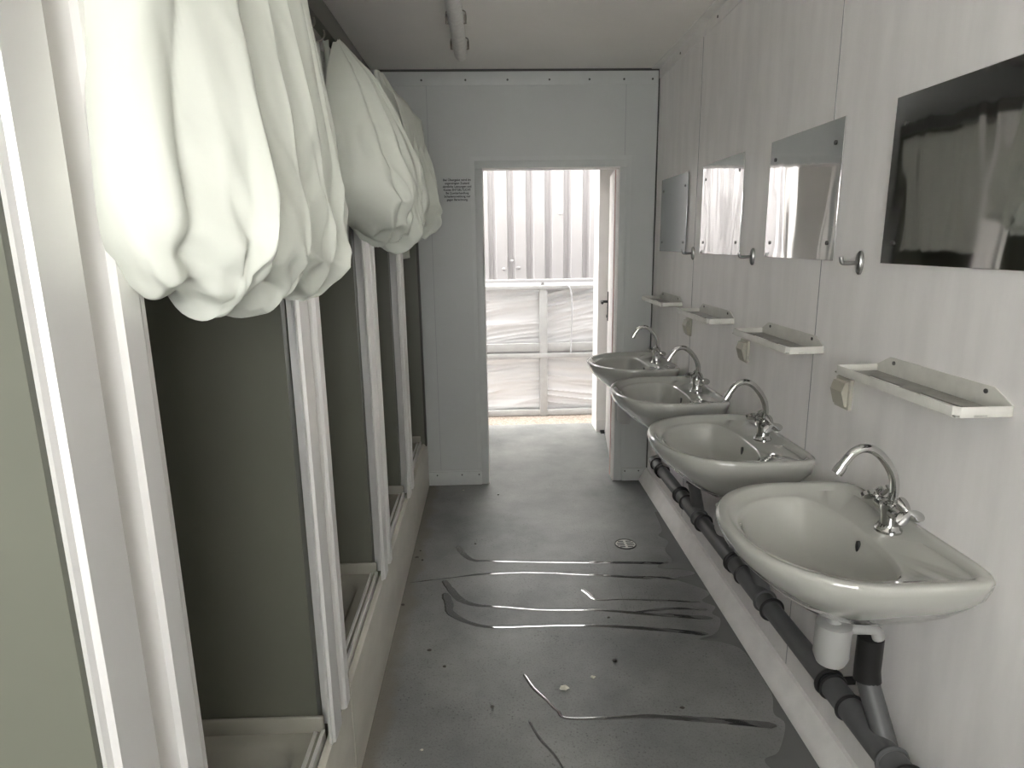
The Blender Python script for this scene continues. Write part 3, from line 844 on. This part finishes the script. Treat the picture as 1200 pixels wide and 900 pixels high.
# wet film along the skirting, ragged edge
edge = [(.93,3.45),(.91,3.22),(.875,3.15),(.905,3.08),(.865,2.98),(.87,2.87),(.80,2.84),(.79,2.80),(.90,2.78),(.94,2.74),(.84,2.70),(.90,2.64),(.955,2.57),(.90,2.51),(.94,2.46),(.91,2.41),(.93,2.37),(.90,2.30),(.86,2.26),
        (.80,2.235),(.88,2.21),(.935,2.17),(.95,2.10),(.955,2.0),(.945,1.9),(.915,1.82),(.93,1.77),(.86,1.66),(.80,1.62),(.85,1.5),(.84,1.2),(.9,.9)]
E2 = smooth_path([(a, b, 0) for a, b in edge], 6)
bm = B(); prev = None
for p in E2:
    a = bm.verts.new((min(p.x, XR-.057), p.y, .0004)); a2 = bm.verts.new((min(p.x+.006, XR-.0565), p.y, .0013)); b = bm.verts.new((XR-.056, p.y, .0014))
    if prev: bm.faces.new((prev[0], prev[1], a2, a)); bm.faces.new((prev[1], prev[2], b, a2))
    prev = (a, a2, b)
tag(obj('wet_patch', bm, 'wet', angle=80), 'dark wet film with a ragged edge along the right skirting', 'water')
# floor covering joint
struct('trim_8', ribbon([(.585,3.2),(.57,2.8),(.553,2.4),(.535,2.0)], [.003,.004,.003,.003], h=.0003, wob=0), 'seam')

def crumb(name, x, y, s, m, label, cat, seed, group=None):
    bm = B(); bmesh.ops.create_icosphere(bm, subdivisions=2, radius=1)
    for v in bm.verts:
        k = 1+.55*noise.noise(v.co*1.6+Vector((seed, seed, 0)))
        v.co = Vector((v.co.x*s[0]*k, v.co.y*s[1]*k, v.co.z*s[2]*k))
    lo = min(v.co.z for v in bm.verts)
    for v in bm.verts: v.co += Vector((x, y, -lo))
    tag(obj(name, bm, m, angle=30), label, cat, group)
crumb('litter_scrap', .234, 1.974, (.016,.011,.007), 'debris', 'pale crumpled scrap lying on the foreground floor', 'litter', 3)
crumb('litter_scrap', .345, 2.03, (.008,.006,.004), 'debris', 'tiny pale crumb right of the crumpled scrap', 'litter', 9)
G = 'dark grit specks on the floor'
for i, (x, y) in enumerate(((-.195,2.12),(.47,2.40),(.44,2.12),(-.36,2.95),(-.39,2.98),(-.405,2.55),(-.10,3.11),(-.26,2.22),(-.38,3.05),(.62,1.86),(-.02,1.9),(.03,3.77))):
    s = random.uniform(.004,.008)
    crumb('grit_speck', x, y, (s*1.4,s,.003), 'leafb', 'tiny dark grit speck lying on the grey floor', 'litter', i*1.7, G)
for i, (x, y) in enumerate(((-.24,1.72),(-.19,3.86))):
    crumb('paint_fleck', x, y, (.006,.004,.002), 'debris', ('tiny white fleck on the floor at lower left', 'tiny white fleck on the floor at the foot of the back wall')[i], 'litter', i*2.3+5)

# ---------------------------------------------------------------- sky, camera, view
w = bpy.data.worlds.new('overcast_sky'); sc.world = w; w.use_nodes = True
bg = w.node_tree.nodes['Background']; bg.inputs[0].default_value = (1.0,.99,.97,1); bg.inputs[1].default_value = 17.5

cam = bpy.data.cameras.new('camera'); co = bpy.data.objects.new('camera', cam); C.objects.link(co)
f = 755.
def ray(p): return Vector((p[0]-600., 450.-p[1], f))
d = ray((572,283)).normalized(); zz = -ray((648,3860)); zz = (zz - d*zz.dot(d)).normalized(); xx = d.cross(zz)
if xx.x < 0: xx = -xx
R = Matrix((xx, d, zz))                 # camera axes (right, up, forward) -> world
right, up, fwd = R @ Vector((1,0,0)), R @ Vector((0,1,0)), R @ Vector((0,0,1))
m4 = Matrix((( right.x, up.x, -fwd.x, 0), (right.y, up.y, -fwd.y, 0), (right.z, up.z, -fwd.z, 1.543), (0,0,0,1)))
co.matrix_world = m4
cam.sensor_width = 36; cam.lens = 36*f/1200; cam.clip_start = .02
sc.camera = co
sc.view_settings.view_transform = 'Standard'; sc.view_settings.look = 'None'
sc.view_settings.gamma = 1; sc.view_settings.use_curve_mapping = False
sc.view_settings.exposure = 0
sc.cycles.max_bounces = 10; sc.cycles.diffuse_bounces = 8; sc.cycles.glossy_bounces = 4
sc.cycles.use_denoising = True
